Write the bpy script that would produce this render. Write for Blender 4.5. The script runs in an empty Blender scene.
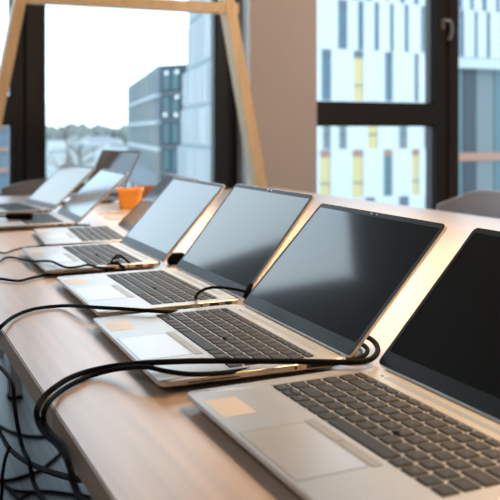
import bpy, bmesh, math, random
from mathutils import Vector, Matrix
random.seed(7)
C = bpy.context.scene.collection
SC = bpy.context.scene
PI = math.pi
# ------------------------------------------------------------------ survey numbers
T = 0.74                      # table height
H = 0.2698                    # camera above the table top
FPX, CX, CY = 841.2, 269.53, 130.8
YAW = math.radians(25.4)
c_, s_ = math.cos(YAW), math.sin(YAW)

def at_z(px, py, z):
    """point seen at px,py lying z above the table top"""
    k = (px-CX)/FPX; m = (CY-py)/FPX
    t = (z-H)/m
    return Vector(((k*c_+s_)*t, (c_-s_*k)*t, T+z))
def at_x(px, py, X):
    k = (px-CX)/FPX; t = X/(k*c_+s_)
    return Vector((X, (c_-s_*k)*t, T+H+(CY-py)/FPX*t))
def at_y(px, py, Y):
    k = (px-CX)/FPX; t = Y/(c_-s_*k)
    return Vector(((k*c_+s_)*t, Y, T+H+(CY-py)/FPX*t))
def at_d(px, py, t):
    k = (px-CX)/FPX
    return Vector(((k*c_+s_)*t, (c_-s_*k)*t, T+H+(CY-py)/FPX*t))

# ------------------------------------------------------------------ materials
def mat(name, col, rough=.5, metal=0., spec=.5, noise=None, bump=None, coat=0., trans=0., emis=None, ior=1.5):
    m = bpy.data.materials.new(name); m.use_nodes = True
    nt = m.node_tree; b = nt.nodes['Principled BSDF']
    b.inputs['Base Color'].default_value = (*col, 1)
    b.inputs['Roughness'].default_value = rough
    b.inputs['Metallic'].default_value = metal
    b.inputs['Specular IOR Level'].default_value = spec
    b.inputs['Coat Weight'].default_value = coat
    b.inputs['Transmission Weight'].default_value = trans
    b.inputs['IOR'].default_value = ior
    if emis:
        b.inputs['Emission Color'].default_value = (*emis[0], 1)
        b.inputs['Emission Strength'].default_value = emis[1]
    if noise or bump:
        tc = nt.nodes.new('ShaderNodeTexCoord')
        mp = nt.nodes.new('ShaderNodeMapping'); nt.links.new(tc.outputs['Object'], mp.inputs[0])
        nz = nt.nodes.new('ShaderNodeTexNoise'); nt.links.new(mp.outputs[0], nz.inputs['Vector'])
        nz.inputs['Detail'].default_value = 5
    if noise:
        sc, amt, st = noise
        mp.inputs['Scale'].default_value = st; nz.inputs['Scale'].default_value = sc
        r = nt.nodes.new('ShaderNodeValToRGB'); nt.links.new(nz.outputs[0], r.inputs[0])
        r.color_ramp.elements[0].position = .3; r.color_ramp.elements[1].position = .7
        r.color_ramp.elements[0].color = (*[max(0, x*(1-amt)) for x in col], 1)
        r.color_ramp.elements[1].color = (*[min(1, x*(1+amt)) for x in col], 1)
        nt.links.new(r.outputs[0], b.inputs['Base Color'])
    if bump:
        bp = nt.nodes.new('ShaderNodeBump'); bp.inputs['Strength'].default_value = bump
        bp.inputs['Distance'].default_value = .0005
        nt.links.new(nz.outputs[0], bp.inputs['Height']); nt.links.new(bp.outputs[0], b.inputs['Normal'])
    return m

M = {}
M['oak'] = mat('light_oak', (.55, .425, .34), .36, spec=.6, coat=.6, noise=(3.0, .12, (22, 1.0, 22)))
M['oak'].node_tree.nodes['Principled BSDF'].inputs['Coat Roughness'].default_value = .3
M['oak_edge_shaded'] = mat('oak_edge_shaded', (.44, .31, .21), .5, noise=(4.0, .15, (4, 1.0, 30)))  # same oak tinted darker, weaker light on the table sides put into colour
M['pine'] = mat('pine_frame', (.97, .64, .34), .45, noise=(3., .1, (12, 12, 1)))
M['steel'] = mat('brushed_steel', (.5, .5, .5), .35, 1.)
M['legpaint'] = mat('light_grey_paint', (.50, .52, .55), .4)
M['white'] = mat('painted_daylight_white', (.85, .86, .88), .7)
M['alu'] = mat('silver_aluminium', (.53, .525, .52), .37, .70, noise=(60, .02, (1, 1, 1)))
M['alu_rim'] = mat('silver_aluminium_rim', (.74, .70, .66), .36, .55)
M['deckstrip'] = mat('speaker_strip', (.25, .31, .42), .4)
M['button'] = mat('button_plastic', (.33, .33, .34), .4, .3)
M['pad'] = mat('touchpad_glass', (.50, .50, .51), .28, .45)
M['padline'] = mat('touchpad_groove', (.10, .095, .09), .5)
M['key'] = mat('key_plastic', (.018, .020, .025), .5, spec=.33)
M['legend'] = mat('key_legend', (.14, .14, .14), .5)
M['bezel'] = mat('bezel_plastic', (.010, .015, .022), .36, spec=.3)
M['screen'] = mat('screen_off', (.006, .007, .009), .30, spec=.05, coat=1.)
M['screen'].node_tree.nodes['Principled BSDF'].inputs['Coat Roughness'].default_value = .07
M['screen'].node_tree.nodes['Principled BSDF'].inputs['Coat IOR'].default_value = 1.6
M['black'] = mat('black_rubber', (.004, .004, .004), .7, spec=.08)
M['greycable'] = mat('grey_cable', (.12, .10, .085), .45)
M['port'] = mat('port_cavity', (.01, .01, .01), .6)
M['plug'] = mat('plug_metal', (.6, .6, .62), .25, 1.)
M['sticker'] = mat('peach_sticker', (.64, .56, .49), .4)
M['frame'] = mat('window_frame_dark', (.020, .017, .015), .45)
M['column'] = mat('dark_panel', (.026, .019, .015), .5, noise=(1.5, .12, (1, 1, 1)))
M['beige'] = mat('pillar_plaster', (.60, .48, .41), .85, noise=(2., .03, (1, 1, 1)))
M['wallpaint'] = mat('wall_paint', (.55, .52, .49), .9)
M['ceil'] = mat('dark_ceiling', (.035, .037, .04), .9)
M['chair'] = mat('taupe_plastic', (.58, .52, .52), .5)
M['chair_dark'] = mat('dark_grey_plastic', (.20, .185, .18), .45)
M['orange'] = mat('orange_plastic', (.95, .43, .07), .4)
M['brown'] = mat('rust_plastic', (.62, .24, .09), .45)
M['soil'] = mat('yellow_filling', (.95, .62, .18), .8)
M['handle'] = mat('handle_metal', (.32, .29, .27), .4, .6)
M['facade'] = mat('white_facade', (.49, .52, .53), .8, noise=(.3, .02, (1, 1, 1)))
M['facade2'] = mat('pale_facade', (.27, .33, .36), .8, noise=(.3, .04, (1, 1, 1)))
M['facade3'] = mat('grey_facade', (.15, .18, .21), .7)
M['facwin'] = mat('facade_glass', (.07, .12, .16), .3)
M['facdark'] = mat('facade_lintel', (.10, .12, .14), .7)
M['faclint'] = mat('facade_rust_lintel', (.30, .17, .13), .7)
M['facyel'] = mat('yellow_blind', (.52, .42, .20), .8)
M['facgrey'] = mat('grey_blind', (.15, .18, .19), .7)
M['facteal'] = mat('teal_glass', (.06, .13, .15), .3)
M['towerdark'] = mat('tower_dark', (.02, .035, .05), .5)
M['slabw'] = mat('white_band', (.44, .48, .5), .8)
M['salmon'] = mat('salmon_band', (.36, .18, .12), .7)
M['ground'] = mat('pale_ground', (.28, .32, .34), .8, noise=(.02, .35, (1, 3, 1)))
M['water'] = mat('river_water', (.35, .42, .45), .15)
M['house'] = mat('far_house', (.50, .52, .52), .8)
M['roof'] = mat('far_roof', (.22, .24, .26), .8)
M['bark'] = mat('bare_bark', (.16, .13, .10), .9)
M['wood_far'] = mat('tree_belt', (.17, .19, .17), .9, noise=(.2, .3, (1, 1, 1)))
M['lampglow'] = mat('round_lamp', (.8, .8, .8), .5, emis=((1, .93, .8), .5))

def floor_mat():
    m = mat('grey_plank_floor', (.10, .125, .14), .38)
    nt = m.node_tree; b = nt.nodes['Principled BSDF']
    tc = nt.nodes.new('ShaderNodeTexCoord'); mp = nt.nodes.new('ShaderNodeMapping')
    nt.links.new(tc.outputs['Object'], mp.inputs[0])
    br = nt.nodes.new('ShaderNodeTexBrick'); nt.links.new(mp.outputs[0], br.inputs['Vector'])
    mp.inputs['Rotation'].default_value = (0, 0, PI/2)
    br.inputs['Scale'].default_value = 1; br.inputs['Brick Width'].default_value = 1.4; br.inputs['Row Height'].default_value = .13
    br.inputs['Mortar Size'].default_value = .003
    br.inputs['Color1'].default_value = (.085, .11, .125, 1); br.inputs['Color2'].default_value = (.13, .155, .17, 1)
    br.inputs['Mortar'].default_value = (.04, .05, .055, 1)
    nz = nt.nodes.new('ShaderNodeTexNoise'); mp2 = nt.nodes.new('ShaderNodeMapping')
    nt.links.new(tc.outputs['Object'], mp2.inputs[0]); mp2.inputs['Scale'].default_value = (30, 1.5, 1)
    nt.links.new(mp2.outputs[0], nz.inputs['Vector']); nz.inputs['Scale'].default_value = 2
    mx = nt.nodes.new('ShaderNodeMix'); mx.data_type = 'RGBA'; mx.blend_type = 'MULTIPLY'
    mx.inputs[0].default_value = .55
    nt.links.new(br.outputs['Color'], mx.inputs[6])
    r = nt.nodes.new('ShaderNodeValToRGB'); nt.links.new(nz.outputs[0], r.inputs[0])
    r.color_ramp.elements[0].color = (.45, .45, .45, 1); r.color_ramp.elements[0].position = .3
    r.color_ramp.elements[1].color = (1.4, 1.4, 1.4, 1); r.color_ramp.elements[1].position = .7
    nt.links.new(r.outputs[0], mx.inputs[7]); nt.links.new(mx.outputs[2], b.inputs['Base Color'])
    return m
M['floor'] = floor_mat()

def glass_mat():
    m = bpy.data.materials.new('window_glass'); m.use_nodes = True
    nt = m.node_tree; nt.nodes.clear()
    o = nt.nodes.new('ShaderNodeOutputMaterial'); mx = nt.nodes.new('ShaderNodeMixShader')
    tr = nt.nodes.new('ShaderNodeBsdfTransparent'); tr.inputs[0].default_value = (.93, .975, .985, 1)
    gl = nt.nodes.new('ShaderNodeBsdfGlossy'); gl.inputs['Roughness'].default_value = .01
    mx.inputs[0].default_value = .05
    nt.links.new(tr.outputs[0], mx.inputs[1]); nt.links.new(gl.outputs[0], mx.inputs[2]); nt.links.new(mx.outputs[0], o.inputs[0])
    return m
M['glass'] = glass_mat()

# ------------------------------------------------------------------ helpers
def obj(name, bm, m, parent=None, smooth=False, loc=None):
    me = bpy.data.meshes.new(name)
    bmesh.ops.recalc_face_normals(bm, faces=bm.faces)
    if smooth:
        for f in bm.faces: f.smooth = True
    bm.to_mesh(me); bm.free()
    ms = m if isinstance(m, (list, tuple)) else [m]
    for q in ms: me.materials.append(M[q])
    if smooth:
        try: me.set_sharp_from_angle(angle=math.radians(40))
        except Exception: pass
    o = bpy.data.objects.new(name, me); C.objects.link(o)
    if parent: o.parent = parent
    if loc: o.location = loc
    return o
def empty(name, loc=(0, 0, 0), rz=0):
    o = bpy.data.objects.new(name, None); C.objects.link(o)
    o.location = loc; o.rotation_euler = (0, 0, rz); o.empty_display_size = .05
    return o
def tag(o, label, cat, group=None, kind=None):
    o['label'] = label; o['category'] = cat
    if group: o['group'] = group
    if kind: o['kind'] = kind
    return o
def struct(o):
    o['kind'] = 'structure'; return o
def box(bm, x0, x1, y0, y1, z0, z1, mi=0):
    vs = [bm.verts.new((x, y, z)) for x in (x0, x1) for y in (y0, y1) for z in (z0, z1)]
    for f in ((0, 1, 3, 2), (4, 6, 7, 5), (0, 4, 5, 1), (2, 3, 7, 6), (0, 2, 6, 4), (1, 5, 7, 3)):
        bm.faces.new([vs[i] for i in f]).material_index = mi
def rr(x0, x1, y0, y1, r, z, seg=4):
    """rounded rectangle loop; z may be a function of x"""
    pts = []
    r = min(r, (x1-x0)/2*.999, (y1-y0)/2*.999)
    for cx, cy, a in ((x1-r, y1-r, 0), (x0+r, y1-r, PI/2), (x0+r, y0+r, PI), (x1-r, y0+r, 1.5*PI)):
        for i in range(seg+1):
            t = a + PI/2*i/seg
            x = cx+r*math.cos(t); y = cy+r*math.sin(t)
            pts.append((x, y, z(x) if callable(z) else z))
    return pts
def loft(bm, loops, cap0=True, cap1=True, mi=0):
    L = [[bm.verts.new(p) for p in lp] for lp in loops]
    n = len(L[0])
    for a, b in zip(L, L[1:]):
        for i in range(n):
            bm.faces.new((a[i], a[(i+1) % n], b[(i+1) % n], b[i])).material_index = mi
    if cap0: bm.faces.new(L[0][::-1]).material_index = mi
    if cap1: bm.faces.new(L[-1]).material_index = mi
def rbox(bm, x0, x1, y0, y1, z0, z1, r=.004, b=.002, seg=4, mi=0):
    loft(bm, [rr(x0+b, x1-b, y0+b, y1-b, r, z0, seg), rr(x0, x1, y0, y1, r, z0+b, seg),
              rr(x0, x1, y0, y1, r, z1-b, seg), rr(x0+b, x1-b, y0+b, y1-b, r, z1, seg)], mi=mi)
def spline(pts, n=8):
    pts = [Vector(p) for p in pts]
    P = [pts[0]*2-pts[1]]+pts+[pts[-1]*2-pts[-2]]
    out = []
    for i in range(1, len(P)-2):
        p0, p1, p2, p3 = P[i-1:i+3]
        for k in range(n):
            t = k/n
            out.append(.5*((2*p1)+(p2-p0)*t+(2*p0-5*p1+4*p2-p3)*t*t+(3*p1-p0-3*p2+p3)*t**3))
    out.append(pts[-1]); return out
def tube(bm, pts, r, seg=10, mi=0, cap=True):
    rad = r if isinstance(r, (list, tuple)) else [r]*len(pts)
    up = Vector((0, 0, 1)); prev = None; rings = []
    for i, p in enumerate(pts):
        d = (pts[min(i+1, len(pts)-1)]-pts[max(i-1, 0)]).normalized()
        if prev is None:
            a = d.cross(up)
            if a.length < 1e-3: a = d.cross(Vector((1, 0, 0)))
            a.normalize()
        else:
            a = prev-d*prev.dot(d); a.normalize()
        prev = a; b = d.cross(a)
        rings.append([p+(a*math.cos(2*PI*j/seg)+b*math.sin(2*PI*j/seg))*rad[i] for j in range(seg)])
    loft(bm, rings, cap, cap, mi)
def bar(bm, p, q, w, h=None, side=None, mi=0, seg=4):
    """square bar between two points"""
    p, q = Vector(p), Vector(q); h = h or w
    d = (q-p).normalized()
    a = Vector(side or (1, 0, 0)); a = (a-d*a.dot(d)).normalized(); b = d.cross(a)
    loops = [[x+a*w/2+b*h/2, x-a*w/2+b*h/2, x-a*w/2-b*h/2, x+a*w/2-b*h/2] for x in (p, q)]
    loft(bm, loops, mi=mi)
def boxobj(name, m, parent, *dims, bevel=0):
    bm = bmesh.new(); box(bm, *dims)
    if bevel: bmesh.ops.bevel(bm, geom=bm.edges[:], offset=bevel, segments=2, affect='EDGES')
    return obj(name, bm, m, parent)

# ------------------------------------------------------------------ room shell
YW = 4.78            # plane of the window glass
YP = 4.60            # face of the plaster pillar
X0, X1, Y0, ZC = -4.2, 6.2, -3.4, 3.35
struct(boxobj('floor', 'floor', None, X0, X1, Y0, 5.0, -.1, 0))
struct(boxobj('ceiling', 'ceil', None, X0, X1, Y0, 5.0, ZC, ZC+.15))
struct(boxobj('wall_left', 'wallpaint', None, X0-.15, X0, Y0, 5.0, 0, ZC))
struct(boxobj('wall_right', 'wallpaint', None, X1, X1+.15, Y0, 5.0, 0, ZC))
struct(boxobj('wall_near', 'wallpaint', None, X0, X1, Y0-.15, Y0, 0, ZC))
struct(boxobj('wall_far_pillar', 'beige', None, 2.06, 2.51, YP, 5.0, 0, ZC))
bm = bmesh.new(); box(bm, X0, X1, 4.82, 5.0, 3.06, ZC); box(bm, X0, X1, 4.82, 5.0, 0, .12)
struct(obj('wall_far', bm, 'column'))

def window(n, x0, x1, panes, handle=None, sash=False):
    """window filling x0..x1; panes = (xa, xb, za, zb) openings"""
    w = struct(empty(f'window_{n}', ((x0+x1)/2, YW, 0)))
    ox = (x0+x1)/2
    bm = bmesh.new()
    xa = panes[0][0]; xb = panes[0][1]
    z0, z1 = .10, 3.08
    box(bm, x0-ox, xa-ox, -.05, .06, z0, z1); box(bm, xb-ox, x1-ox, -.05, .06, z0, z1)
    zz = [z0]+[z for p in sorted(panes, key=lambda p: p[2]) for z in p[2:4]]+[z1]
    for i in range(0, len(zz), 2):
        box(bm, xa-ox, xb-ox, -.05, .06, zz[i], zz[i+1])
    obj('window_frame', bm, 'frame', w)
    for i, p in enumerate(panes):
        bm = bmesh.new()
        e = .012
        for q in ((p[0]-ox, p[0]+e-ox, p[2], p[3]), (p[1]-e-ox, p[1]-ox, p[2], p[3]),
                  (p[0]-ox, p[1]-ox, p[2], p[2]+e), (p[0]-ox, p[1]-ox, p[3]-e, p[3])):
            box(bm, q[0], q[1], -.03, .03, q[2], q[3])
        sb = obj('glazing_bead', bm, 'frame', w)
        boxobj('glass_pane', 'glass', w, p[0]-ox, p[1]-ox, -.004, .004, p[2], p[3])
    if handle:
        hx, hz = handle[0]-ox, handle[1]
        bm = bmesh.new(); rbox(bm, hx-.028, hx-.002, -.062, -.05, hz-.035, hz+.035, r=.004)
        tube(bm, spline([Vector((hx-.014, -.055, hz+.02)), Vector((hx-.012, -.095, hz+.022)), Vector((hx+.01, -.105, hz+.01)),
                         Vector((hx+.02, -.105, hz-.03)), Vector((hx+.012, -.105, hz-.085)), Vector((hx+.0, -.10, hz-.115))], 5), .011, 8)
        obj('window_handle', bm, 'handle', w, True)
    return w
TZ0, TZ1 = T+.312, T+.449     # transom
WB, WT = .20, 3.02
window(1, -1.72, -.85, [(-1.60, -.95, WB, WT)])
window(2, -.38, .77, [(-.28, .70, WB, TZ0), (-.28, .70, TZ1, WT)], handle=(-.32, 1.72))
window(3, .83, 1.955, [(.868, 1.897, WB, WT)])
window(4, 2.46, 3.66, [(2.52, 3.505, WB, TZ0), (2.52, 3.49, TZ1, WT)], handle=(3.585, 1.745))
window(5, 3.665, 4.86, [(3.70, 4.76, WB, WT)])
window(6, -2.95, -1.84, [(-2.85, -1.94, WB, TZ0), (-2.85, -1.94, TZ1, WT)])
tn = 0
for a, b_ in ((-.85, -.38), (.80, .81), (1.95, 2.06), (3.64, 3.66), (-1.84, -1.72), (4.86, 5.06)):
    tn += 1
    struct(boxobj(f'trim_{tn}', 'column', None, a-.03, b_+(.03 if tn != 3 else 0), (YW-.07 if tn != 3 else YW-.01), YW+.1, 0, 3.08))
struct(boxobj('trim_7', 'white', None, 2.045, 2.06, YP+.005, YW-.01, 0, ZC))  # white sheet added over the pillar's side, daylight put into its colour
# bands that close the rest of the far wall
struct(boxobj('wall_far_left', 'column', None, X0, -2.95, YW-.02, 5.0, 0, 3.08))
struct(boxobj('wall_far_right', 'column', None, 5.06, X1, YW-.02, 5.0, 0, 3.08))
# ------------------------------------------------------------------ table
tb = tag(empty('long_table', (.95, 1.6, 0)), 'long light oak table carrying the row of open laptops', 'table')
bm = bmesh.new()
box(bm, -.789, .79, -2.4, 2.0, T-.027, T)
bmesh.ops.bevel(bm, geom=bm.edges[:], offset=.0015, segments=2, affect='EDGES')
for f in bm.faces:
    f.material_index = 0 if abs(f.normal.z) > .6 else 1
bm2 = bm
obj('tabletop', bm2, ['oak', 'oak_edge_shaded'], tb)
for lx, ly in ((-.455, 1.69), (.455, 1.69), (-.455, -2.1), (.455, -2.1)):
    bm = bmesh.new(); rbox(bm, lx-.02, lx+.02, ly-.02, ly+.02, .012, T-.055, r=.004)
    lg = obj('leg', bm, 'legpaint', tb)
    bm = bmesh.new(); rbox(bm, lx-.028, lx+.028, ly-.028, ly+.028, 0, .012, r=.006); box(bm, lx-.0245, lx-.0205, ly-.008, ly+.008, .005, .075); box(bm, lx+.0205, lx+.0245, ly-.008, ly+.008, .005, .075); obj('foot', bm, 'black', lg)
bm = bmesh.new()
for lx in (-.455, .455): box(bm, lx-.02, lx+.02, -2.12, 1.71, T-.06, T-.027)
for ly in (-2.1, 1.69): box(bm, -.435, .435, ly-.02, ly+.02, T-.06, T-.027)
obj('under_frame', bm, 'steel', tb)

# ------------------------------------------------------------------ laptop
W, D = .3235, .2147
HV, LH, BH = .2195, .196, .0158
def top(v): return BH*.9+BH*.1*v/D          # deck height (a deck that rises slightly to the hinge)
ROWS = [
 # (v0, depth, [(width units, legend)...]) from the physical left (small x) to the right
 (.0845, .0156, [(1, 'ctrl'), (1, 'fn'), (1, '\u2756'), (.95, 'alt'), (5.15, ''), (.98, 'alt gr'), (.98, 'prt'), (.98, 'ctrl'), (.98, '\u25c4'), (.98, 'UD'), (.98, '\u25ba')]),
 (.1032, .0156, [(1.25, '\u21e7'), (1, '<'), (1, 'Z'), (1, 'X'), (1, 'C'), (1, 'V'), (1, 'B'), (1, 'N'), (1, 'M'), (1, ','), (1, '.'), (1, '-'), (1.75, '\u21e7'), (1, 'pg dn')]),
 (.1219, .0156, [(1.75, 'caps'), (1, 'A'), (1, 'S'), (1, 'D'), (1, 'F'), (1, 'G'), (1, 'H'), (1, 'J'), (1, 'K'), (1, 'L'), (1, ';'), (1, "'"), (1.25, 'enter'), (1, 'pg up')]),
 (.1406, .0156, [(1.5, 'tab'), (1, 'Q'), (1, 'W'), (1, 'E'), (1, 'R'), (1, 'T'), (1, 'Y'), (1, 'U'), (1, 'I'), (1, 'O'), (1, 'P'), (1, '['), (1.5, ']'), (1, 'end')]),
 (.1593, .0156, [(1, '`')]+[(1, ch) for ch in '1234567890-']+[(2, 'back'), (1, 'home')]),
 (.1780, .0082, [(1, 'esc')]+[(1, f'F{i}') for i in range(1, 13)]+[(1, 'ins'), (1, 'del')]),
]
KX0, KW = .0205, .2825          # keys span this range of u
def glyph(bm, txt, cx, cy, z, size):
    cu = bpy.data.curves.new('t', 'FONT'); cu.body = txt; cu.size = size
    cu.align_x = 'CENTER'; cu.align_y = 'CENTER'; cu.resolution_u = 2
    o = bpy.data.objects.new('t', cu); C.objects.link(o)
    me = bpy.data.meshes.new_from_object(o)
    bpy.data.objects.remove(o)
    n0 = len(bm.verts); nf = len(bm.faces)
    bm.from_mesh(me); bm.verts.ensure_lookup_table(); bm.faces.ensure_lookup_table()
    # the keyboards in the photograph read mirrored: x of the letter runs to +y here
    for v in bm.verts[n0:]:
        x, y = v.co.x, v.co.y
        v.co = Vector((cx+y, cy+x*1.0, z))
    for f in bm.faces[nf:]: f.material_index = 1
    bpy.data.meshes.remove(me)

# local frame of a laptop: x = front -> hinge, y = -u (u grows towards the near side), z up; origin = far front corner
def key_list():
    out = []
    for v0, dep, keys in ROWS:
        tot = sum(k[0] for k in keys); un = KW/tot; x = 0
        for wu, tx in keys:
            # physical left sits at the near side
            u1 = KX0+KW-x*un; u0 = u1-wu*un; x += wu
            g = .0016
            if tx == 'UD':
                out.append((v0, v0+dep*.47, u0+g, u1-g, '\u25bc')); out.append((v0+dep*.53, v0+dep, u0+g, u1-g, '\u25b2'))
            else:
                out.append((v0, v0+dep, u0+g, u1-g, tx))
    return out
def key_bm(v0, v1, u0, u1, tx, legend=True):
    bm = bmesh.new(); zf = top(v0)-.0008; zt = top(v0)+.0007
    y0, y1 = -u1, -u0; b = .0006; r = .0013
    loft(bm, [rr(v0, v1, y0, y1, r, zf, 3), rr(v0, v1, y0, y1, r, zt-b, 3), rr(v0+b, v1-b, y0+b, y1-b, r, zt, 3)])
    if legend and tx:
        h = (v1-v0)
        size = .0058 if len(tx) == 1 else .0034
        if h < .01: size = .0030
        glyph(bm, tx, (v0+v1)/2, (y0+y1)/2, zt+.00006, size)
    return bm

def lid_parts(root, phi):
    """lid in its own frame: x = along the lid, y across, z = screen side normal"""
    th = .0052
    bm = bmesh.new()
    loft(bm, [rr(.003, LH-.003, -W+.003, -.003, .007, -th), rr(0, LH, -W, 0, .0075, -th+.002),
              rr(0, LH, -W, 0, .0075, -.0004), rr(.0006, LH-.0006, -W+.0006, -.0006, .007, 0)])
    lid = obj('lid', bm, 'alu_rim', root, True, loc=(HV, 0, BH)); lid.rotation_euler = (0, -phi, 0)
    e = .0012; sx0, sx1, sy = .0185, LH-.0085, .0065
    bm = bmesh.new()
    A = [rr(e, LH-e, -W+e, -e, .0065, .0002), rr(e, LH-e, -W+e, -e, .0065, .0009),
         rr(sx0, sx1, -W+sy, -sy, .0015, .0009), rr(sx0, sx1, -W+sy, -sy, .0015, .0002)]
    loft(bm, A, False, False)
    obj('bezel', bm, 'bezel', lid)
    bm = bmesh.new(); loft(bm, [rr(sx0, sx1, -W+sy, -sy, .0012, .0001), rr(sx0, sx1, -W+sy, -sy, .0012, .0006)])
    obj('screen', bm, 'screen', lid)
    bm = bmesh.new(); rbox(bm, LH-.0068, LH-.0024, -W/2-.004, -W/2+.004, .0007, .0013, r=.001, b=.0002)
    obj('webcam', bm, 'port', lid)
    for q in (-.0095, .0045):
        bm = bmesh.new(); rbox(bm, LH-.0060, LH-.0032, -W/2+q, -W/2+q+.005, .0007, .0015, r=.001, b=.0002)
        o = obj('webcam_shutter', bm, 'plug', lid); 
    return lid

def make_laptop(keys=True, legends=True):
    r = empty('laptop')
    # body with a sunken keyboard well
    bm = bmesh.new(); R = .008
    wv0, wv1, wu0, wu1 = .0825, .1885, KX0-.0015, KX0+KW+.0015
    ch = .0035
    loft(bm, [rr(.018, D-.010, -W+.016, -.016, R, lambda x: .0026), rr(.006, D-.004, -W+.006, -.006, R, lambda x: .0062), rr(0, D, -W, 0, R, lambda x: .0094-.0006*x/D), rr(0, D, -W, 0, R, lambda x: top(x)-.0006),
              rr(.0006, D-.0006, -W+.0006, -.0006, R, top),
              rr(wv0, wv1, -wu1, -wu0, .002, top), rr(wv0, wv1, -wu1, -wu0, .002, lambda x: top(x)-.0009)], cap1=False)
    body = obj('base', bm, 'alu', r, True)
    for fx in (.02, .19):
        bm = bmesh.new(); rbox(bm, fx-.004, fx+.004, -W+.03, -.03, 0, .0024, r=.003, b=.0005); obj('rubber_foot', bm, 'black', r)
    # ports on the near side, by distance from the front
    for (a, b_, z0, z1) in ((.030, .088, .0100, .0113), (.166, .181, .0095, .0138), (.190, .202, .0098, .0134)):
        bm = bmesh.new(); rbox(bm, a, b_, -W-.0003, -W+.003, z0, z1, r=.0009, b=.0001); obj('port', bm, 'port', body)
    bm = bmesh.new(); tube(bm, [Vector((.153, -W-.0003, .0116)), Vector((.153, -W+.003, .0116))], .0018, 12); obj('port', bm, 'port', body)
    # keyboard plate (well floor) and keys
    bm = bmesh.new(); loft(bm, [rr(wv0+.0001, wv1-.0001, -wu1+.0001, -wu0-.0001, .002, lambda x: top(x)-.0014), rr(wv0+.0001, wv1-.0001, -wu1+.0001, -wu0-.0001, .002, lambda x: top(x)-.0008)])
    if not keys:
        pass
    kb = obj('keyboard', bm, 'alu', r)
    if keys:
        for k in key_list():
            obj('key', key_bm(*k, legend=legends), ['key', 'legend'], kb)
    else:
        bm = bmesh.new()
        for k in key_list():
            v0, v1, u0, u1, tx = k
            loft(bm, [rr(v0, v1, -u1, -u0, .0012, top(v0)-.0008, 1), rr(v0, v1, -u1, -u0, .0012, top(v0)+.0007, 1)])
        ko = obj('key', bm, 'key', kb); 
    bm = bmesh.new(); p = Vector((.1235, -.184, top(.1235)))
    tube(bm, [p+Vector((0, 0, -.001)), p+Vector((0, 0, .0008)), p+Vector((0, 0, .0022)), p+Vector((0, 0, .0027))], [.0024, .0024, .0040, .0030], 12)
    obj('pointing_stick', bm, 'port', kb)
    # touchpad with groove, two buttons above it
    pu0, pu1 = .1262, .2350
    bm = bmesh.new(); z = lambda x: top(x)+.00005
    loft(bm, [rr(.0035, .0660, -pu1, -pu0, .0015, lambda x: top(x)-.0003), rr(.0035, .0660, -pu1, -pu0, .0015, z)]); g = obj('touchpad', bm, 'padline', r)
    bm = bmesh.new(); z = lambda x: top(x)+.00015
    loft(bm, [rr(.0043, .0652, -pu1+.0009, -pu0-.0009, .0012, lambda x: top(x)-.0003), rr(.0043, .0652, -pu1+.0009, -pu0-.0009, .0012, z)])
    o = obj('touch_surface', bm, 'pad', g); o['label'] = 'pale satin touch surface'
    for a, b_ in ((.1235, .1795), (.1805, .2370)):
        bm = bmesh.new(); loft(bm, [rr(.0675, .0770, -b_, -a, .0012, lambda x: top(x)-.0003), rr(.0675, .0770, -b_, -a, .0012, lambda x: top(x)+.0004)])
        obj('touchpad_button', bm, 'button', r)
    # peach sticker on the palm rest
    bm = bmesh.new(); loft(bm, [rr(.0065, .0385, -.086, -.035, .002, top), rr(.0065, .0385, -.086, -.035, .002, lambda x: top(x)+.00012)])
    o = obj('sticker', bm, 'sticker', r); o['label'] = 'peach rectangular sticker'
    # speaker strip and small round button behind the keys
    bm = bmesh.new(); loft(bm, [rr(.1985, .2055, -.277, -.047, .001, top), rr(.1985, .2055, -.277, -.047, .001, lambda x: top(x)+.00015)])
    obj('speaker_strip', bm, 'deckstrip', r)
    bm = bmesh.new(); q = Vector((.201, -.041, top(.201))); tube(bm, [q, q+Vector((0, 0, .0004))], .0016, 12); obj('indicator', bm, 'port', r)
    # hinge barrels
    bm = bmesh.new(); tube(bm, [Vector((D+.0015, -.022, .0100)), Vector((D+.0015, -W+.022, .0100))], .0056, 14); obj('hinge', bm, 'bezel', r, True)
    return r

def children(o): return [q for q in bpy.data.objects if q.parent == o]
def copy_tree(o, parent=None):
    q = o.copy(); C.objects.link(q); q.parent = parent
    for ch in children(o): copy_tree(ch, q)
    return q
SPOTS = [
 ('A', .279, .780, -.5, 46.8, 'nearest open laptop with its black screen cut off by the right edge'),
 ('B', .274, 1.142, -1.5, 47.1, 'open laptop second from the camera with thick black cables over its palm rest'),
 ('C', .294, 1.492, -.8, 51.4, 'open laptop third from the camera with a black cable plugged into its side'),
 ('D', .298, 1.888, -1.1, 48.4, 'open laptop fourth from the camera with a black cable bunch at its side'),
 ('E', .385, 2.248, -4.8, 44.3, 'open laptop set back from the row, its lid showing behind the fourth screen'),
 ('F', .308, 2.666, -1.3, 43.0, 'small far open laptop with a pale screen beside the orange pot'),
 ('G', .280, 3.058, 6.9, 42.9, 'farthest laptop at the left with a pale reflecting screen, near the dark chair'),
 ('H', .572, 3.383, 12.4, 64.0, 'far laptop turned more towards the camera with a grey screen and orange edge'),
]
proto = make_laptop(True, True)
plain = make_laptop(False, False)
for i, (k, x, y, th, ph, lb) in enumerate(SPOTS):
    src = proto if i < 5 else plain
    o = src if i in (0, 5) else None
    if o is None:
        o = copy_tree(src)
        for ch in children(o):
            if ch.name.startswith('lid'):
                for g in list(children(ch)): bpy.data.objects.remove(g)
                bpy.data.objects.remove(ch)
    o.location = (x, y, T); o.rotation_euler = (0, 0, math.radians(th))
    lid_parts(o, math.radians(ph))
    tag(o, 'silver '+lb, 'laptop', 'open laptops in a row on the table')

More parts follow.
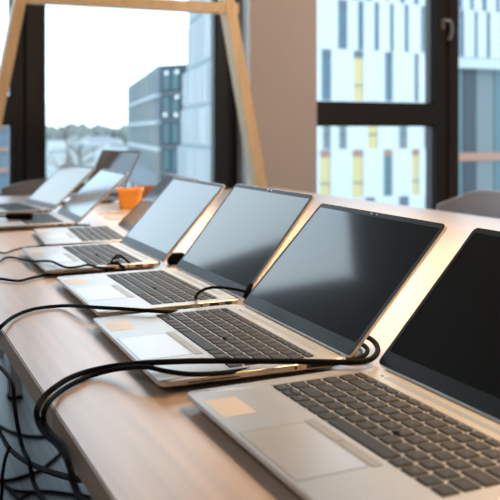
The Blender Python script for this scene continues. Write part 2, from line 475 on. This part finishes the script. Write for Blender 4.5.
# ------------------------------------------------------------------ cables
def cable(name, pts, r, m, label, group='black cables on the table', plug=None, n=8):
    P = spline(pts, n)
    bm = bmesh.new(); tube(bm, P, r, 10)
    o = obj(name, bm, m, None, True)
    tag(o, label, 'cable', group)
    if plug:                                   # plug = (end index, length, metal length)
        e, L, ml = plug
        a = P[0] if e == 0 else P[-1]; b = P[3] if e == 0 else P[-4]
        d = (a-b).normalized()
        bm = bmesh.new(); tube(bm, [a-d*.004, a-d*.002, a+d*(L-.002), a+d*L], [r*1.2, r*1.9, r*1.9, r*1.5], 10)
        pl = obj('plug', bm, 'plug' if ml < 0 else 'black', o, True)
    return o
Z = at_z
cable('cable', [Z(346, 339, .008), Z(356, 335, .012), Z(368, 337.5, .018), Z(376, 344, .022), Z(377.5, 352, .024), Z(371, 359, .024), Z(358, 362, .0235), Z(340, 362.3, .0225), Z(300, 361.5, .0225), Z(250, 361, .022),
                Z(200, 361, .022), Z(165, 362, .022), Z(140, 363.5, .0205), Z(115, 366, .012), Z(90, 371, .006), Z(70, 378, .0045), Z(54, 388, .0045), at_x(43, 398, .158),
                at_x(37, 410, .148), at_x(38.5, 422, .148), at_x(46, 434, .150), at_x(57, 444, .152), at_x(65, 455, .152), at_x(71, 471, .150), at_x(75, 487, .15), at_x(82, 500, .15), at_x(92, 512, .15)],
      .0031, 'black', 'thick black cable crossing the second laptop, curling behind its screen and over the table edge', 'black cables over the table edge')
cable('cable', [Z(346, 346, .006), Z(356, 344, .008), Z(364, 345.5, .012), Z(367.5, 351, .014), Z(362, 357, .014), Z(345, 362, .0145), Z(320, 364.5, .0125), Z(285, 366.3, .012), Z(250, 369.5, .0125), Z(220, 373.2, .0185), Z(190, 374.2, .0225), Z(165, 371.0, .022), Z(145, 367, .0215), Z(118, 369, .012), Z(95, 374.5, .0045), Z(76, 382, .0045),
                Z(61, 391, .0045), at_x(50, 401, .157), at_x(44, 412, .149), at_x(44, 422, .150), at_x(50, 432, .152), at_x(58, 440, .152), at_x(64, 446, .152), at_x(69, 462, .15), at_x(72, 480, .15), at_x(78, 496, .15), at_x(86, 512, .15)],
      .0026, 'black', 'thinner black cable sagging across the second laptop corner beside the thick one', 'black cables over the table edge')
cable('cable', [Z(340, 349, .004), Z(350, 346, .005), Z(358, 348, .006), Z(361, 353, .006), Z(356, 357, .005), Z(346, 358, .004)], .0022, 'greycable', 'short grey cable loop behind the hinge of the second laptop', 'grey cables behind the laptops')
cable('cable', [at_x(-30, 352, .13), at_x(-14, 341, .15), Z(0, 327.5, .006), Z(14, 316.5, .005), Z(34, 309, .004), Z(60, 306, .004), Z(78, 306, .012), Z(98, 307.5, .0205), Z(125, 309, .0205), Z(150, 310.8, .0205), Z(170, 312, .016), Z(186, 311, .008)],
      .0027, 'black', 'black cable arching from the left table edge over the third laptop corner', plug=(-1, .02, 0))
cable('cable', [Z(197, 302, .0092), Z(196, 297, .020), Z(199, 292.5, .030), Z(207, 288.5, .038), Z(218, 287.3, .042), Z(232, 288.8, .044), Z(241, 290.6, .044), Z(246.5, 292, .043)],
      .0021, 'black', 'thin black cable looping up from the side port of the third laptop')
bm = bmesh.new(); tube(bm, [Z(251.5, 284, .052), Z(248, 291, .043), Z(244.5, 298, .034)], [.0032, .0042, .003], 10); tag(obj('cable_clip', bm, 'black', None, True), 'small black clip on the screen edge of the third laptop', 'clip')
# its plug
bm = bmesh.new(); rbox(bm, .484, .496, 1.135, 1.169, T+.0055, T+.0115, r=.002); tag(obj('cable_plug', bm, 'plug'), 'shiny metal plug in the side port of the third laptop', 'plug')
cable('cable', [Z(-14, 270, .004), Z(0, 261.2, .004), Z(5, 258, .004), Z(12, 257.3, .004), Z(24, 260.0, .004), Z(34, 261.3, .014), Z(44, 261.0, .020), Z(52, 261.6, .020), Z(60, 265.3, .020), Z(68, 267.6, .0195), Z(78, 266.8, .0195), Z(88, 265, .0195), Z(98, 267.4, .019), Z(108, 268.5, .012), Z(118, 268.3, .008)],
      .0022, 'black', 'wavy black cable running over the palm rest of the fourth laptop')
cable('cable', [Z(-14, 278, .004), Z(0, 278.8, .004), Z(18, 280.8, .004), Z(32, 277.8, .004), Z(48, 274.6, .004), Z(64, 273.0, .004), Z(85, 271.4, .004), Z(105, 270, .004), Z(130, 268, .004)],
      .0024, 'black', 'black cable lying on the table in front of the third laptop corner')
cable('cable', [Z(-12, 250, .003), Z(0, 252.4, .003), Z(6, 253, .003), Z(12, 250.6, .003), Z(20, 248.5, .003), Z(32, 246.6, .003), Z(50, 245.4, .003)],
      .0016, 'black', 'thin black cable between the fourth and fifth laptops at the left')
cable('cable', [Z(44, 224.6, .004), Z(50, 224.4, .005), Z(57, 226, .004), Z(63, 225.3, .004), Z(74, 225, .004), Z(90, 225.5, .004)],
      .003, 'black', 'short black cable beside the far laptop hinge')
# knotted cable bunch beside the fourth laptop
bn = tag(empty('cable_bunch', Z(116, 268, 0)), 'knotted black cable bunch between the third and fourth laptops', 'cable', 'black cables on the table')
def rel(o, pts): return [p-o.location for p in pts]
bm = bmesh.new(); tube(bm, rel(bn, spline([Z(104, 269, .006), Z(110, 264, .012), Z(118, 262.8, .014), Z(124, 265.5, .010), Z(126, 269, .005), Z(116, 270, .006), Z(106, 270.5, .008), Z(108, 265.5, .014), Z(116, 264.0, .016), Z(124, 267.5, .012)], 8)), .0034, 9)
obj('coil', bm, 'black', bn, True)
bm = bmesh.new(); tube(bm, rel(bn, spline([Z(110, 266, .012), Z(112.5, 260, .022), Z(116, 256, .028), Z(121, 256, .028), Z(126, 260, .022), Z(131, 264.5, .012), Z(133, 267, .006)], 8)), .0022, 9)
obj('loop', bm, 'black', bn, True)
bm = bmesh.new(); tube(bm, rel(bn, spline([Z(111, 263, .014), Z(113.5, 258.5, .026), Z(118, 258, .028), Z(120, 257, .026)], 8)), .0018, 9)
obj('tie', bm, 'black', bn, True)
# pale cable coil behind the far laptops, on the lit table
cable('cable', [Z(100, 214, .003), Z(106, 212.5, .003), Z(116, 212.3, .003), Z(124, 214, .003), Z(124, 217, .003), Z(116, 219, .003), Z(107, 218, .003), Z(105, 215.5, .004), Z(111, 213.6, .006), Z(120, 213, .004), Z(130, 212, .003)],
      .0016, 'sticker', 'pale thin cable loop on the bright table before the orange pot', 'pale cables on the table')
# black adapters
def brick(px, py, lx, ly, lz, ang, label):
    o = tag(empty('power_adapter', Z(px, py, 0), ang), label, 'adapter')
    bm = bmesh.new(); rbox(bm, -lx/2, lx/2, -ly/2, ly/2, .0, lz, r=.008, b=.004); obj('case', bm, 'black', o)
    bm = bmesh.new(); tube(bm, spline([Vector((-lx/2+.002, 0, lz/2)), Vector((-lx/2-.02, 0, lz*.45)), Vector((-lx/2-.06, .01, lz*.3)), Vector((-lx/2-.12, .0, .004))], 6), .003, 8); obj('cord', bm, 'black', o, True)
    return o
q = brick(19.5, 220.0, .074, .03, .017, math.radians(-20), 'long black power adapter lying on the palm rest of a far laptop at the left')
q.location = at_z(19.5, 219, .0162)
o = bpy.data.objects[-1]
bm = bmesh.new(); q = Z(176, 264, 0); o = tag(empty('power_plug', q), 'small black power plug between the third and fourth laptop screens', 'plug')
bm = bmesh.new(); rbox(bm, -.016, .016, -.011, .011, 0, .022, r=.003); obj('body', bm, 'black', o)
bm = bmesh.new(); tube(bm, spline([Vector((.014, 0, .012)), Vector((.04, .005, .008)), Vector((.08, .02, .003)), Vector((.16, .01, .003))], 6), .0024, 8); obj('cord', bm, 'black', o, True)

# cables hanging and lying under the table edge
XH = .12
def hang(pts, r, m, label, dx=0):
    cable('hanging_cable', [at_x(a, b_, XH+dx) for a, b_ in pts], r, m, label, 'cables hanging beside the table')
hang([(-12, 355), (0, 367), (8, 376), (13, 386), (14.5, 405), (18, 428), (23, 449), (29, 462), (33, 480), (37, 490), (46, 503)], .0022, 'black', 'thin black cable hanging straight down left of the table edge', .02)
hang([(-12, 415), (0, 433), (9, 448), (22, 459), (40, 468), (60, 475), (78, 479), (105, 481)], .0036, 'black', 'thick black cable sweeping under the table edge at the lower left', .08)
hang([(9, 448), (5, 460), (2.5, 475), (2, 490), (1, 505)], .0018, 'black', 'thin black cable hanging at the very left of the picture')
for pts, r, lb in (
  ([(-10, 420), (0, 426), (12, 432), (28, 436), (45, 436), (58, 432)], .0045, 'blurred dark cable crossing the floor below the hanging bundle'),
  ([(-8, 480), (8, 480), (24, 476), (40, 470), (54, 459), (64, 450)], .0045, 'blurred dark cable curving up the floor to the right'),
  ([(3, 484), (14, 490), (28, 491.5), (45, 491), (60, 492.5), (78, 495), (96, 497)], .004, 'dark cable running along the floor at the bottom'),
  ([(2, 483), (10, 490), (20, 500), (26, 508)], .004, 'short dark cable heading down off the bottom left of the floor'),
  ([(18, 500), (30, 493), (38, 494), (48, 505)], .004, 'small arched dark cable at the bottom of the floor')):
    cable('floor_cable', [at_z(a, b_, -T+r) for a, b_ in pts], r, 'black', lb, 'dark cables on the floor')

# ------------------------------------------------------------------ orange pots
def pot(name, px, py, w0, w1, h, m, fill, label, rz=0):
    o = tag(empty(name, Z(px, py, 0), rz), label, 'pot')
    bm = bmesh.new(); t = .004
    f = lambda w, z: rr(-w, w, -w, w, .012, z, 4)
    loft(bm, [f(w0, 0), f(w1, h-.008), f(w1+.003, h-.008), f(w1+.003, h), f(w1-t, h), f(w0-t, .006)])
    obj('body', bm, m, o)
    bm = bmesh.new(); loft(bm, [f(w1-t-.002, h-.02), f(w1-t-.001, h-.012)]); obj('filling', bm, fill, o)
    return o
pot('plant_pot', 130, 208.5, .033, .043, .070, 'orange', 'soil', 'bright orange square pot standing behind the far laptops', math.radians(-20))
pot('plant_pot', 147.5, 199, .036, .045, .052, 'brown', 'sticker', 'darker rust coloured pot just behind the bright orange pot', math.radians(-12))

# ------------------------------------------------------------------ wooden trestle frame
YF = 3.95
wf = tag(empty('wooden_frame', (1.15, YF, 0)), 'tall tapered wooden frame standing behind the table before the window', 'frame')
def fr(px, py, Y=YF): p = at_y(px, py, Y); return p-wf.location
def frame_leg(pa, pb, w):
    a, b_ = fr(*pa), fr(*pb)
    d = b_-a; foot = a+d*((0.0-a.z)/d.z)
    bm = bmesh.new(); bar(bm, foot, a, w, .085, side=(1, 0, 0)); return obj('leg', bm, 'pine', wf)
frame_leg((22, -12), (-2.5, 110), .050)
frame_leg((225, -8), (258.5, 185), .056)
bm = bmesh.new(); bar(bm, fr(14, -3.5), fr(236, 9.5), .05, .074, side=(0, 0, 1)); obj('crossbar', bm, 'pine', wf)

# ------------------------------------------------------------------ shell chairs
def make_chair(name, loc, rz, m, label, arms=False, top_z=.80, sag=.06, wide=1.):
    o = tag(empty(name, loc, rz), label, 'chair')
    prof = [(.23, .425), (.21, .445), (.12, .455), (0, .44), (-.13, .445), (-.185, .475), (-.215, .54), (-.235, .63), (-.25, .72), (-.262, top_z-.02), (-.267, top_z)]
    prof = [Vector((a, 0, b_)) for a, b_ in prof]; P = spline(prof, 3); n = len(P); m_ = 16
    bm = bmesh.new(); G = []
    for i, p in enumerate(P):
        t = i/(n-1); bk = max(0, (t-.45)/.55)
        hw = .215+.035*math.sin(min(1, t*1.3)*PI)
        row = []
        for j in range(m_+1):
            s = -1+2*j/m_
            y = hw*s*wide
            x = p.x+bk*.07*s*s - (.02*s*s if t < .1 else 0)
            z = p.z+(1-bk)*.025*s*s - (bk**2)*sag*abs(s)**2.2
            row.append(bm.verts.new((x, y, z)))
        G.append(row)
    for i in range(n-1):
        for j in range(m_):
            bm.faces.new((G[i][j], G[i+1][j], G[i+1][j+1], G[i][j+1]))
    sh = obj('seat_shell', bm, m, o, True)
    md = sh.modifiers.new('s', 'SOLIDIFY'); md.thickness = .012; md.offset = -1
    md = sh.modifiers.new('b', 'SUBSURF'); md.levels = 1; md.render_levels = 1
    for sx in (1, -1):
        for sy in (1, -1):
            bm = bmesh.new(); tube(bm, [Vector((.22*sx, .21*sy, 0)), Vector((.14*sx, .13*sy, .43))], [.011, .015], 10); obj('leg', bm, 'steel', o, True)
    if arms:
        for sy in (1, -1):
            bm = bmesh.new(); tube(bm, spline([Vector((-.10, .19*sy, .45)), Vector((-.12, .27*sy, .50)), Vector((-.14, .285*sy, .62)), Vector((-.14, .285*sy, .735)), Vector((-.02, .285*sy, .755)), Vector((.1, .285*sy, .745))], 5), .016, 10); obj('armrest', bm, 'black', o, True)
    return o
make_chair('shell_chair', (1.72, 2.33, 0), PI, 'chair', 'taupe plastic shell chair behind the right side of the table', top_z=.80, sag=.075, wide=1.2)
make_chair('shell_chair', (.74, 3.70, 0), -PI/2, 'chair_dark', 'dark grey shell chair with black armrests at the far table end', arms=True, top_z=.785, sag=.03)

# ------------------------------------------------------------------ outside
GZ = -12.
struct(boxobj('ground', 'ground', None, -700, 700, 20, 1500, GZ-1, GZ))
tag(boxobj('river', 'water', None, -500, 60, 330, 470, GZ, GZ+.15), 'pale river beyond the far bank road', 'river')

# white office block seen through the two right windows
bR = tag(empty('office_building', (30, 48, GZ)), 'white office block with staggered narrow windows opposite the right window', 'building')
YB = 48.
def R_(p): return p-bR.location
def facade_row(b, Y, ya, yb, ref, px0, px1, wins, m='facade', dep=.55):
    """one storey between pixel rows ya, yb (read at column ref); wins = (px0, px1, material, lintel)"""
    L = b.location
    z1 = at_y(ref, ya, Y).z-L.z; z0 = at_y(ref, yb, Y).z-L.z
    xs = [at_y(px0, 0, Y).x-L.x]+[at_y(q, 0, Y).x-L.x for w in wins for q in w[:2]]+[at_y(px1, 0, Y).x-L.x]
    yl = Y-L.y
    bm = bmesh.new()
    for i in range(0, len(xs), 2):
        box(bm, xs[i], xs[i+1], yl, yl+dep, z0+.05, z1)
    box(bm, xs[0], xs[-1], yl, yl+dep, z0, z0+.05)
    obj('facade_panels', bm, m, b)
    for k, w in enumerate(wins):
        xa, xb = xs[1+2*k], xs[2+2*k]
        bm = bmesh.new(); h = z1-z0
        zl = z1-.14*h
        box(bm, xa, xb, yl+.12, yl+.20, z0+.05, zl)
        f = obj('window', bm, w[2], b)
        bm = bmesh.new(); box(bm, xa, xb, yl+.06, yl+.2, zl, z1); obj('lintel', bm, w[3], f)
        bm = bmesh.new(); box(bm, xa, xb, yl+.09, yl+.12, z0+.30*h, z0+.33*h); obj('rail', bm, 'facdark', f)
g, y_, gr, tl = 'facwin', 'facyel', 'facgrey', 'facteal'
d_, l_ = 'facdark', 'faclint'
rows = [
 (-52, -1, [(323, 332, g, d_), (352, 358, g, d_), (366, 372, g, d_), (384, 390, y_, d_), (400, 405, g, d_), (414, 419, g, d_)]),
 (-1, 49.5, [(338, 347.5, g, d_), (358, 363.8, g, d_), (374.5, 379.2, g, d_), (390, 394, g, d_), (404.5, 408.8, g, d_), (421, 425, g, d_)]),
 (49.5, 101, [(321.6, 331.4, g, d_), (353.8, 363.6, y_, d_), (385, 393, g, d_), (414.5, 418.8, g, d_), (432, 436, g, d_)]),
 (101, 150, [(323, 331, gr, d_), (339, 347, gr, d_), (368, 378, y_, d_), (399, 407.5, gr, d_), (424, 431, g, d_)]),
 (150, 199, [(320, 331, y_, l_), (352.5, 363.6, y_, l_), (383.6, 392.6, tl, l_), (412, 419.6, y_, l_), (440, 448, g, d_)]),
 (199, 250, [(335, 345, g, d_), (365, 375, y_, d_), (399, 409, g, d_), (425, 432, g, d_)]),
]
for ya, yb, wn in rows: facade_row(bR, YB, ya, yb, 335, 312, 452, wn)
bm = bmesh.new(); p0 = R_(at_y(312, 0, YB)); p1 = R_(at_y(452, 0, YB)); zt = at_y(335, -52, YB).z-GZ; zb = at_y(335, 250, YB).z-GZ
box(bm, p0.x, p1.x, .56, 6, 0, zt); obj('core', bm, 'facade', bR)
bm = bmesh.new(); box(bm, p0.x, p1.x, 0, .5, 0, zb-.1); obj('plinth', bm, 'facade', bR)

# wing with glazed lower floors, seen through the rightmost window
bN = tag(empty('office_wing', (50, 56, GZ)), 'office wing with white fins above a dark glazed base at the far right', 'building')
YN = 56.
rowsN = [(-36, 10, [(458, 463, g, d_), (470, 474, g, d_), (482, 487, g, d_), (496, 500, g, d_), (510, 514, g, d_)]),
         (10, 57, [(459, 464.3, g, d_), (474.5, 477.8, g, d_), (486.5, 490.5, g, d_), (501, 505, g, d_), (515, 519, g, d_)])]
for ya, yb, wn in rowsN: facade_row(bN, YN, ya, yb, 460, 450, 545, wn)
a_ = at_y(450, 57, YN)-bN.location; b2 = at_y(545, 57, YN)-bN.location
zs = at_y(460, 68, YN).z-GZ
bm = bmesh.new(); box(bm, a_.x, b2.x, -.3, 1, zs, a_.z-.05); obj('white_ledge', bm, 'slabw', bN)
bm = bmesh.new(); box(bm, a_.x, b2.x, .6, 10, 0, zs); box(bm, a_.x, b2.x, 1.1, 10, zs, at_y(460, -36, YN).z-GZ); obj('core', bm, 'facteal', bN)
for k, (qa, qb, mm) in enumerate(((458, 466, 'facteal'), (467, 479, 'towerdark'), (480, 497, 'facgrey'), (498, 520, 'facteal'))):
    bm = bmesh.new(); box(bm, at_y(qa, 0, YN).x-50, at_y(qb, 0, YN).x-50, .45, .6, 0.5, zs); f = obj('glazing', bm, mm, bN)
z1 = at_y(460, 153, YN).z-GZ; z0 = at_y(460, 161, YN).z-GZ
bm = bmesh.new(); box(bm, a_.x, b2.x, .30, .44, z0, z1); o = obj('salmon_band', bm, 'salmon', bN)

# slim pale tower left of the jamb: its facade runs away from the room
def oriented(name, pn, pf, near_py=0):
    return None
bW = tag(empty('tower_block', (0, 0, GZ)), 'pale tower with vertical fins beside the dark window jamb', 'building')
tn_, tf_ = 60., 71.
edges = [(-60, 13, 188.0), (13, 64, 187.0), (64, 106, 183.5), (106, 148, 181.0), (148, 200, 178.5), (200, 260, 177)]
nearP = at_d(222, 0, tn_-5)
for i, (ya, yb, xl) in enumerate(edges):
    farP = at_d(xl, 0, tf_+.6*i); dirv = (farP-nearP); dirv.z = 0; L = dirv.length; dirv.normalize(); nrm = Vector((dirv.y, -dirv.x, 0))
    if nrm.dot(nearP) > 0: nrm = -nrm       # towards the camera
    z1 = at_d(213, ya, 62.).z-GZ; z0 = at_d(213, yb, 62.).z-GZ
    def quadbox(bm, s0, s1, d0, d1, za, zb):
        B = [nearP+dirv*s+nrm*d_2 for s, d_2 in ((s0, d0), (s1, d0), (s1, d1), (s0, d1))]
        loft(bm, [[(p.x, p.y, za) for p in B], [(p.x, p.y, zb) for p in B]])
    bm = bmesh.new(); quadbox(bm, 0, L, -4, 0, z0, z1); obj('storey', bm, 'facade2', bW)
    bm = bmesh.new(); k = 0; s = .6
    while s < L-.6:
        w = random.choice((.35, .5, .8)); quadbox(bm, s, min(L-.2, s+w), 0, .18, z0+.25, z1-.15); s += w+random.choice((.5, .9, 1.2)); 
    obj('fins', bm, 'facade', bW)
    bm = bmesh.new(); s = 1.2
    while s < L-.8:
        quadbox(bm, s, s+.42, 0, .05, z0+.3, z1-.3); s += random.choice((2.0, 2.8, 3.4))
    obj('window_strips', bm, 'facwin', bW)
bm = bmesh.new(); farP = at_d(177, 0, tf_+3); dirv = (farP-nearP); dirv.z = 0; L = dirv.length; dirv.normalize(); nrm = Vector((dirv.y, -dirv.x, 0))
if nrm.dot(nearP) > 0: nrm = -nrm
B = [nearP+dirv*s+nrm*q for s, q in ((0, -4), (L, -4), (L, 0), (0, 0))]
loft(bm, [[(p.x, p.y, 0) for p in B], [(p.x, p.y, at_d(213, 255, 62).z-GZ) for p in B]]); obj('base', bm, 'facade2', bW)

bT = tag(empty('glass_building', (0, 0, GZ)), 'teal glass building with tan bands at the far left window', 'building')
ga, gb = at_d(-110, 0, 60), at_d(28, 0, 60)
def flat(bm, ga, gb, za, zb, o0, o1):
    d = (gb-ga); d.z = 0; d.normalize(); n = Vector((d.y, -d.x, 0))
    if n.dot(ga) > 0: n = -n
    P = [ga+n*o0, gb+n*o0, gb+n*o1, ga+n*o1]; loft(bm, [[(p.x, p.y, za) for p in P], [(p.x, p.y, zb) for p in P]])
zg = lambda y: at_d(0, y, 60).z-GZ
bm = bmesh.new(); flat(bm, ga, gb, 0, zg(100), -5, 0); obj('glazing', bm, 'facwin', bT)
for y0_, y1_ in ((151, 147), (172, 168), (127, 123)):
    bm = bmesh.new(); flat(bm, ga, gb, zg(y0_), zg(y1_), 0, .3); obj('tan_band', bm, 'faclint', bT)

# dark cornered building with banded side
bK = tag(empty('corner_building', (0, 0, GZ)), 'dark cornered office building with pale banded side beyond the window', 'building')
pc = at_d(161, 0, 107); pl = at_d(129.5, 0, 160); pr = at_d(192, 0, 104)
def prism(bm, P, za, zb): loft(bm, [[(p.x, p.y, za) for p in P], [(p.x, p.y, zb) for p in P]])
def zc(y): return at_d(161, y, 107).z-GZ
back = pr+(pl-pc)
prism_pts = [pc, pr, back, pl]
bm = bmesh.new(); prism(bm, prism_pts, 0, zc(65.5)); obj('core', bm, 'towerdark', bK)
dl = (pl-pc); dl.z = 0; ll = dl.length; dl.normalize(); nl = Vector((dl.y, -dl.x, 0))
if nl.dot(pc) > 0: nl = -nl
def side(bm, s0, s1, o0, o1, za, zb):
    P = [pc+dl*s0+nl*o0, pc+dl*s1+nl*o0, pc+dl*s1+nl*o1, pc+dl*s0+nl*o1]; prism(bm, P, za, zb)
for (ya, yb, mm) in ((65.5, 94, 'facade3'), (94, 97, 'slabw'), (97, 121, 'facade3'), (121, 124, 'slabw'), (124, 148, 'facgrey'), (148, 151, 'house'), (151, 178, 'facgrey'), (178, 200, 'facade3')):
    bm = bmesh.new(); side(bm, 0, ll, 0, .4 if mm != 'slabw' else .7, zc(yb), zc(ya)); obj('side_band', bm, mm, bK)
for (ya, yb) in ((70, 90), (99, 118), (126, 145), (153, 174)):
    for s in range(3, int(ll)-3, 6):
        bm = bmesh.new(); side(bm, s, s+3.2, .35, .55, zc(yb), zc(ya)); obj('side_window', bm, 'facgrey', bK)
dr = (pr-pc); dr.z = 0; lr = dr.length; dr.normalize(); nr = Vector((dr.y, -dr.x, 0))
if nr.dot(pc) > 0: nr = -nr
for ya in (93, 119, 146, 172):
    bm = bmesh.new(); P = [pc+nr*.0, pc+dr*lr, pc+dr*lr+nr*.3, pc+nr*.3]; prism(bm, P, zc(ya+2), zc(ya)); obj('floor_band', bm, 'facade3', bK)
for ya in (69, 96, 122, 149):
    for s in (.5, 2.0):
        bm = bmesh.new(); P = [pc+dr*s, pc+dr*(s+1.1), pc+dr*(s+1.1)+nr*.15, pc+dr*s+nr*.15]; prism(bm, P, zc(ya+21), zc(ya+1)); obj('front_window', bm, 'facteal', bK)
for px, py in ((166.5, 73), (177, 72), (177, 97), (165, 115), (176, 115)):
    p = at_d(px, py, 103.8); bm = bmesh.new(); bmesh.ops.create_uvsphere(bm, u_segments=10, v_segments=8, radius=.22, matrix=Matrix.Translation(p-bK.location)); obj('round_lamp', bm, 'lampglow', bK)

# far bank: low houses, a tree belt and two bare trees
k = 0
for px, w, yb, yt, d, rf in ((62, 26, 158, 148, 310, 1), (88, 22, 156, 143, 330, 0), (104, 30, 154, 138, 420, 1), (120, 18, 158, 141, 300, 0), (56, 18, 146, 137, 480, 0), (78, 24, 144, 136, 520, 1), (98, 18, 141, 134, 600, 0)):
    names_ = ['wide grey roofed', 'pale flat', 'long pale pitched', 'small flat', 'distant low left', 'distant long', 'most distant small'][k]; k += 1
    a, b_ = at_d(px-w/2, 0, d), at_d(px+w/2, 0, d); zt = at_d(px, yt, d).z-GZ
    o = tag(empty('far_house', ((a.x+b_.x)/2, (a.y+b_.y)/2, GZ), -YAW), f'{names_} house on the far river bank in the big window', 'house', 'houses on the far bank')
    hw = (b_-a).length/2
    bm = bmesh.new(); box(bm, -hw, hw, 0, 12, 0, zt*.8); obj('wall', bm, 'house', o)
    bm = bmesh.new()
    if rf: loft(bm, [[(-hw, -.5, zt*.8), (-hw, 12.5, zt*.8), (-hw, 6, zt)], [(hw, -.5, zt*.8), (hw, 12.5, zt*.8), (hw, 6, zt)]])
    else: box(bm, -hw-.3, hw+.3, -.3, 12.3, zt*.8, zt*.88)
    obj('roof', bm, 'roof', o)
bm = bmesh.new()
for i in range(90):
    px = 20+i*1.6; d = random.uniform(700, 780); p = at_d(px, random.uniform(124, 131), d)
    p.z -= 8
    bmesh.ops.create_icosphere(bm, subdivisions=1, radius=random.uniform(5, 9), matrix=Matrix.Translation(p) @ Matrix.Scale(1.2, 4, (0, 0, 1)))
bo = obj('tree_belt', bm, 'wood_far', None, True); tag(bo, 'hazy belt of far trees along the horizon', 'trees', kind='stuff')
def bare_tree(px, base_y, top_y, d, label, seed):
    random.seed(seed)
    p = at_d(px, 0, d); ht = at_d(px, top_y, d).z-GZ
    o = tag(empty('bare_tree', (p.x, p.y, GZ)), label, 'tree', 'bare trees outside')
    bm = bmesh.new(); tube(bm, [Vector((0, 0, 0)), Vector((.1, 0, ht*.25)), Vector((0, .1, ht*.5)), Vector((.1, 0, ht*.96))], [.32, .26, .16, .03], 8); obj('trunk', bm, 'bark', o, True)
    bm = bmesh.new()
    def branch(a, dv, L, r, lev):
        b1 = a+dv*L*.5+Vector((0, 0, L*.04)); b2 = b1+(dv+Vector((random.uniform(-.2, .2), random.uniform(-.2, .2), random.uniform(.0, .25)))).normalized()*L*.5
        tube(bm, [a, b1, b2], [r, r*.7, r*.35], 4, cap=False)
        if lev:
            for _ in range(4):
                q = a.lerp(b2, random.uniform(.35, 1)); nd = (dv+Vector((random.uniform(-1, 1), random.uniform(-1, 1), random.uniform(-.3, .8)))).normalized()
                branch(q, nd, L*.55, r*.5, lev-1)
    for i in range(16):
        z = ht*random.uniform(.3, .92); a = random.uniform(0, 2*PI); 
        branch(Vector((0, 0, z)), Vector((math.cos(a), math.sin(a), random.uniform(.2, .8))).normalized(), ht*.30*(1.25-z/ht), .10, 2)
    obj('branches', bm, 'bark', o)
bare_tree(67, 190, 119, 95, 'large bare tree rising behind the far laptops', 3)
bare_tree(80, 190, 134, 110, 'smaller bare tree right of the large bare one', 5)

# ------------------------------------------------------------------ camera
cam = bpy.data.cameras.new('camera'); co = bpy.data.objects.new('camera', cam); C.objects.link(co)
co.location = (0, 0, T+H); co.rotation_euler = (PI/2, 0, -YAW)
cam.sensor_width = 36; cam.lens = FPX/500*36
cam.shift_x = (250-CX)/500; cam.shift_y = (CY-250)/500
cam.clip_start = .05; cam.clip_end = 3000
cam.dof.use_dof = True; cam.dof.focus_distance = 1.08; cam.dof.aperture_fstop = 8.5
SC.camera = co

# ------------------------------------------------------------------ light
w = bpy.data.worlds.new('sky'); SC.world = w; w.use_nodes = True
nt = w.node_tree; bg = nt.nodes['Background']
tc = nt.nodes.new('ShaderNodeTexCoord'); nz = nt.nodes.new('ShaderNodeTexNoise'); nz.inputs['Scale'].default_value = 2.2
nt.links.new(tc.outputs['Generated'], nz.inputs['Vector'])
rp = nt.nodes.new('ShaderNodeValToRGB'); nt.links.new(nz.outputs[0], rp.inputs[0])
rp.color_ramp.elements[0].color = (.62, .80, 1.0, 1); rp.color_ramp.elements[0].position = .35
rp.color_ramp.elements[1].color = (.84, .93, 1.0, 1); rp.color_ramp.elements[1].position = .6
nt.links.new(rp.outputs[0], bg.inputs[0]); bg.inputs[1].default_value = 3.4

def area(name, loc, sx, sy, power, col, rot=(0, 0, 0), spread=PI, portal=False):
    l = bpy.data.lights.new(name, 'AREA'); l.shape = 'RECTANGLE'; l.size = sx; l.size_y = sy
    l.energy = power; l.color = col; l.spread = spread
    if portal: l.cycles.is_portal = True
    o = bpy.data.objects.new(name, l); C.objects.link(o); o.location = loc; o.rotation_euler = rot
    return o
for xa, xb in ((-2.85, -1.94), (-1.6, -.95), (-.28, .70), (.885, 1.885), (2.52, 3.5), (3.70, 4.76)):
    area('daylight_portal', ((xa+xb)/2, YW+.08, (WB+WT)/2), xb-xa, WT-WB, 1, (1, 1, 1), (-PI/2, 0, 0), portal=True)
WARM = (1.0, .62, .28)
area('table_lamp_strip', (.93, .8, T+.98), .10, 3.6, 40, WARM, spread=math.radians(88))
area('ceiling_lamp', (3.0, 2.2, ZC-.05), .9, .9, 100, (1, .84, .72))
area('ceiling_lamp', (-1.6, -1.2, ZC-.05), 1.2, 1.2, 35, (1, .90, .80))

SC.view_settings.view_transform = 'Standard'; SC.view_settings.look = 'None'
SC.view_settings.gamma = 1; SC.view_settings.exposure = 0; SC.view_settings.use_curve_mapping = False
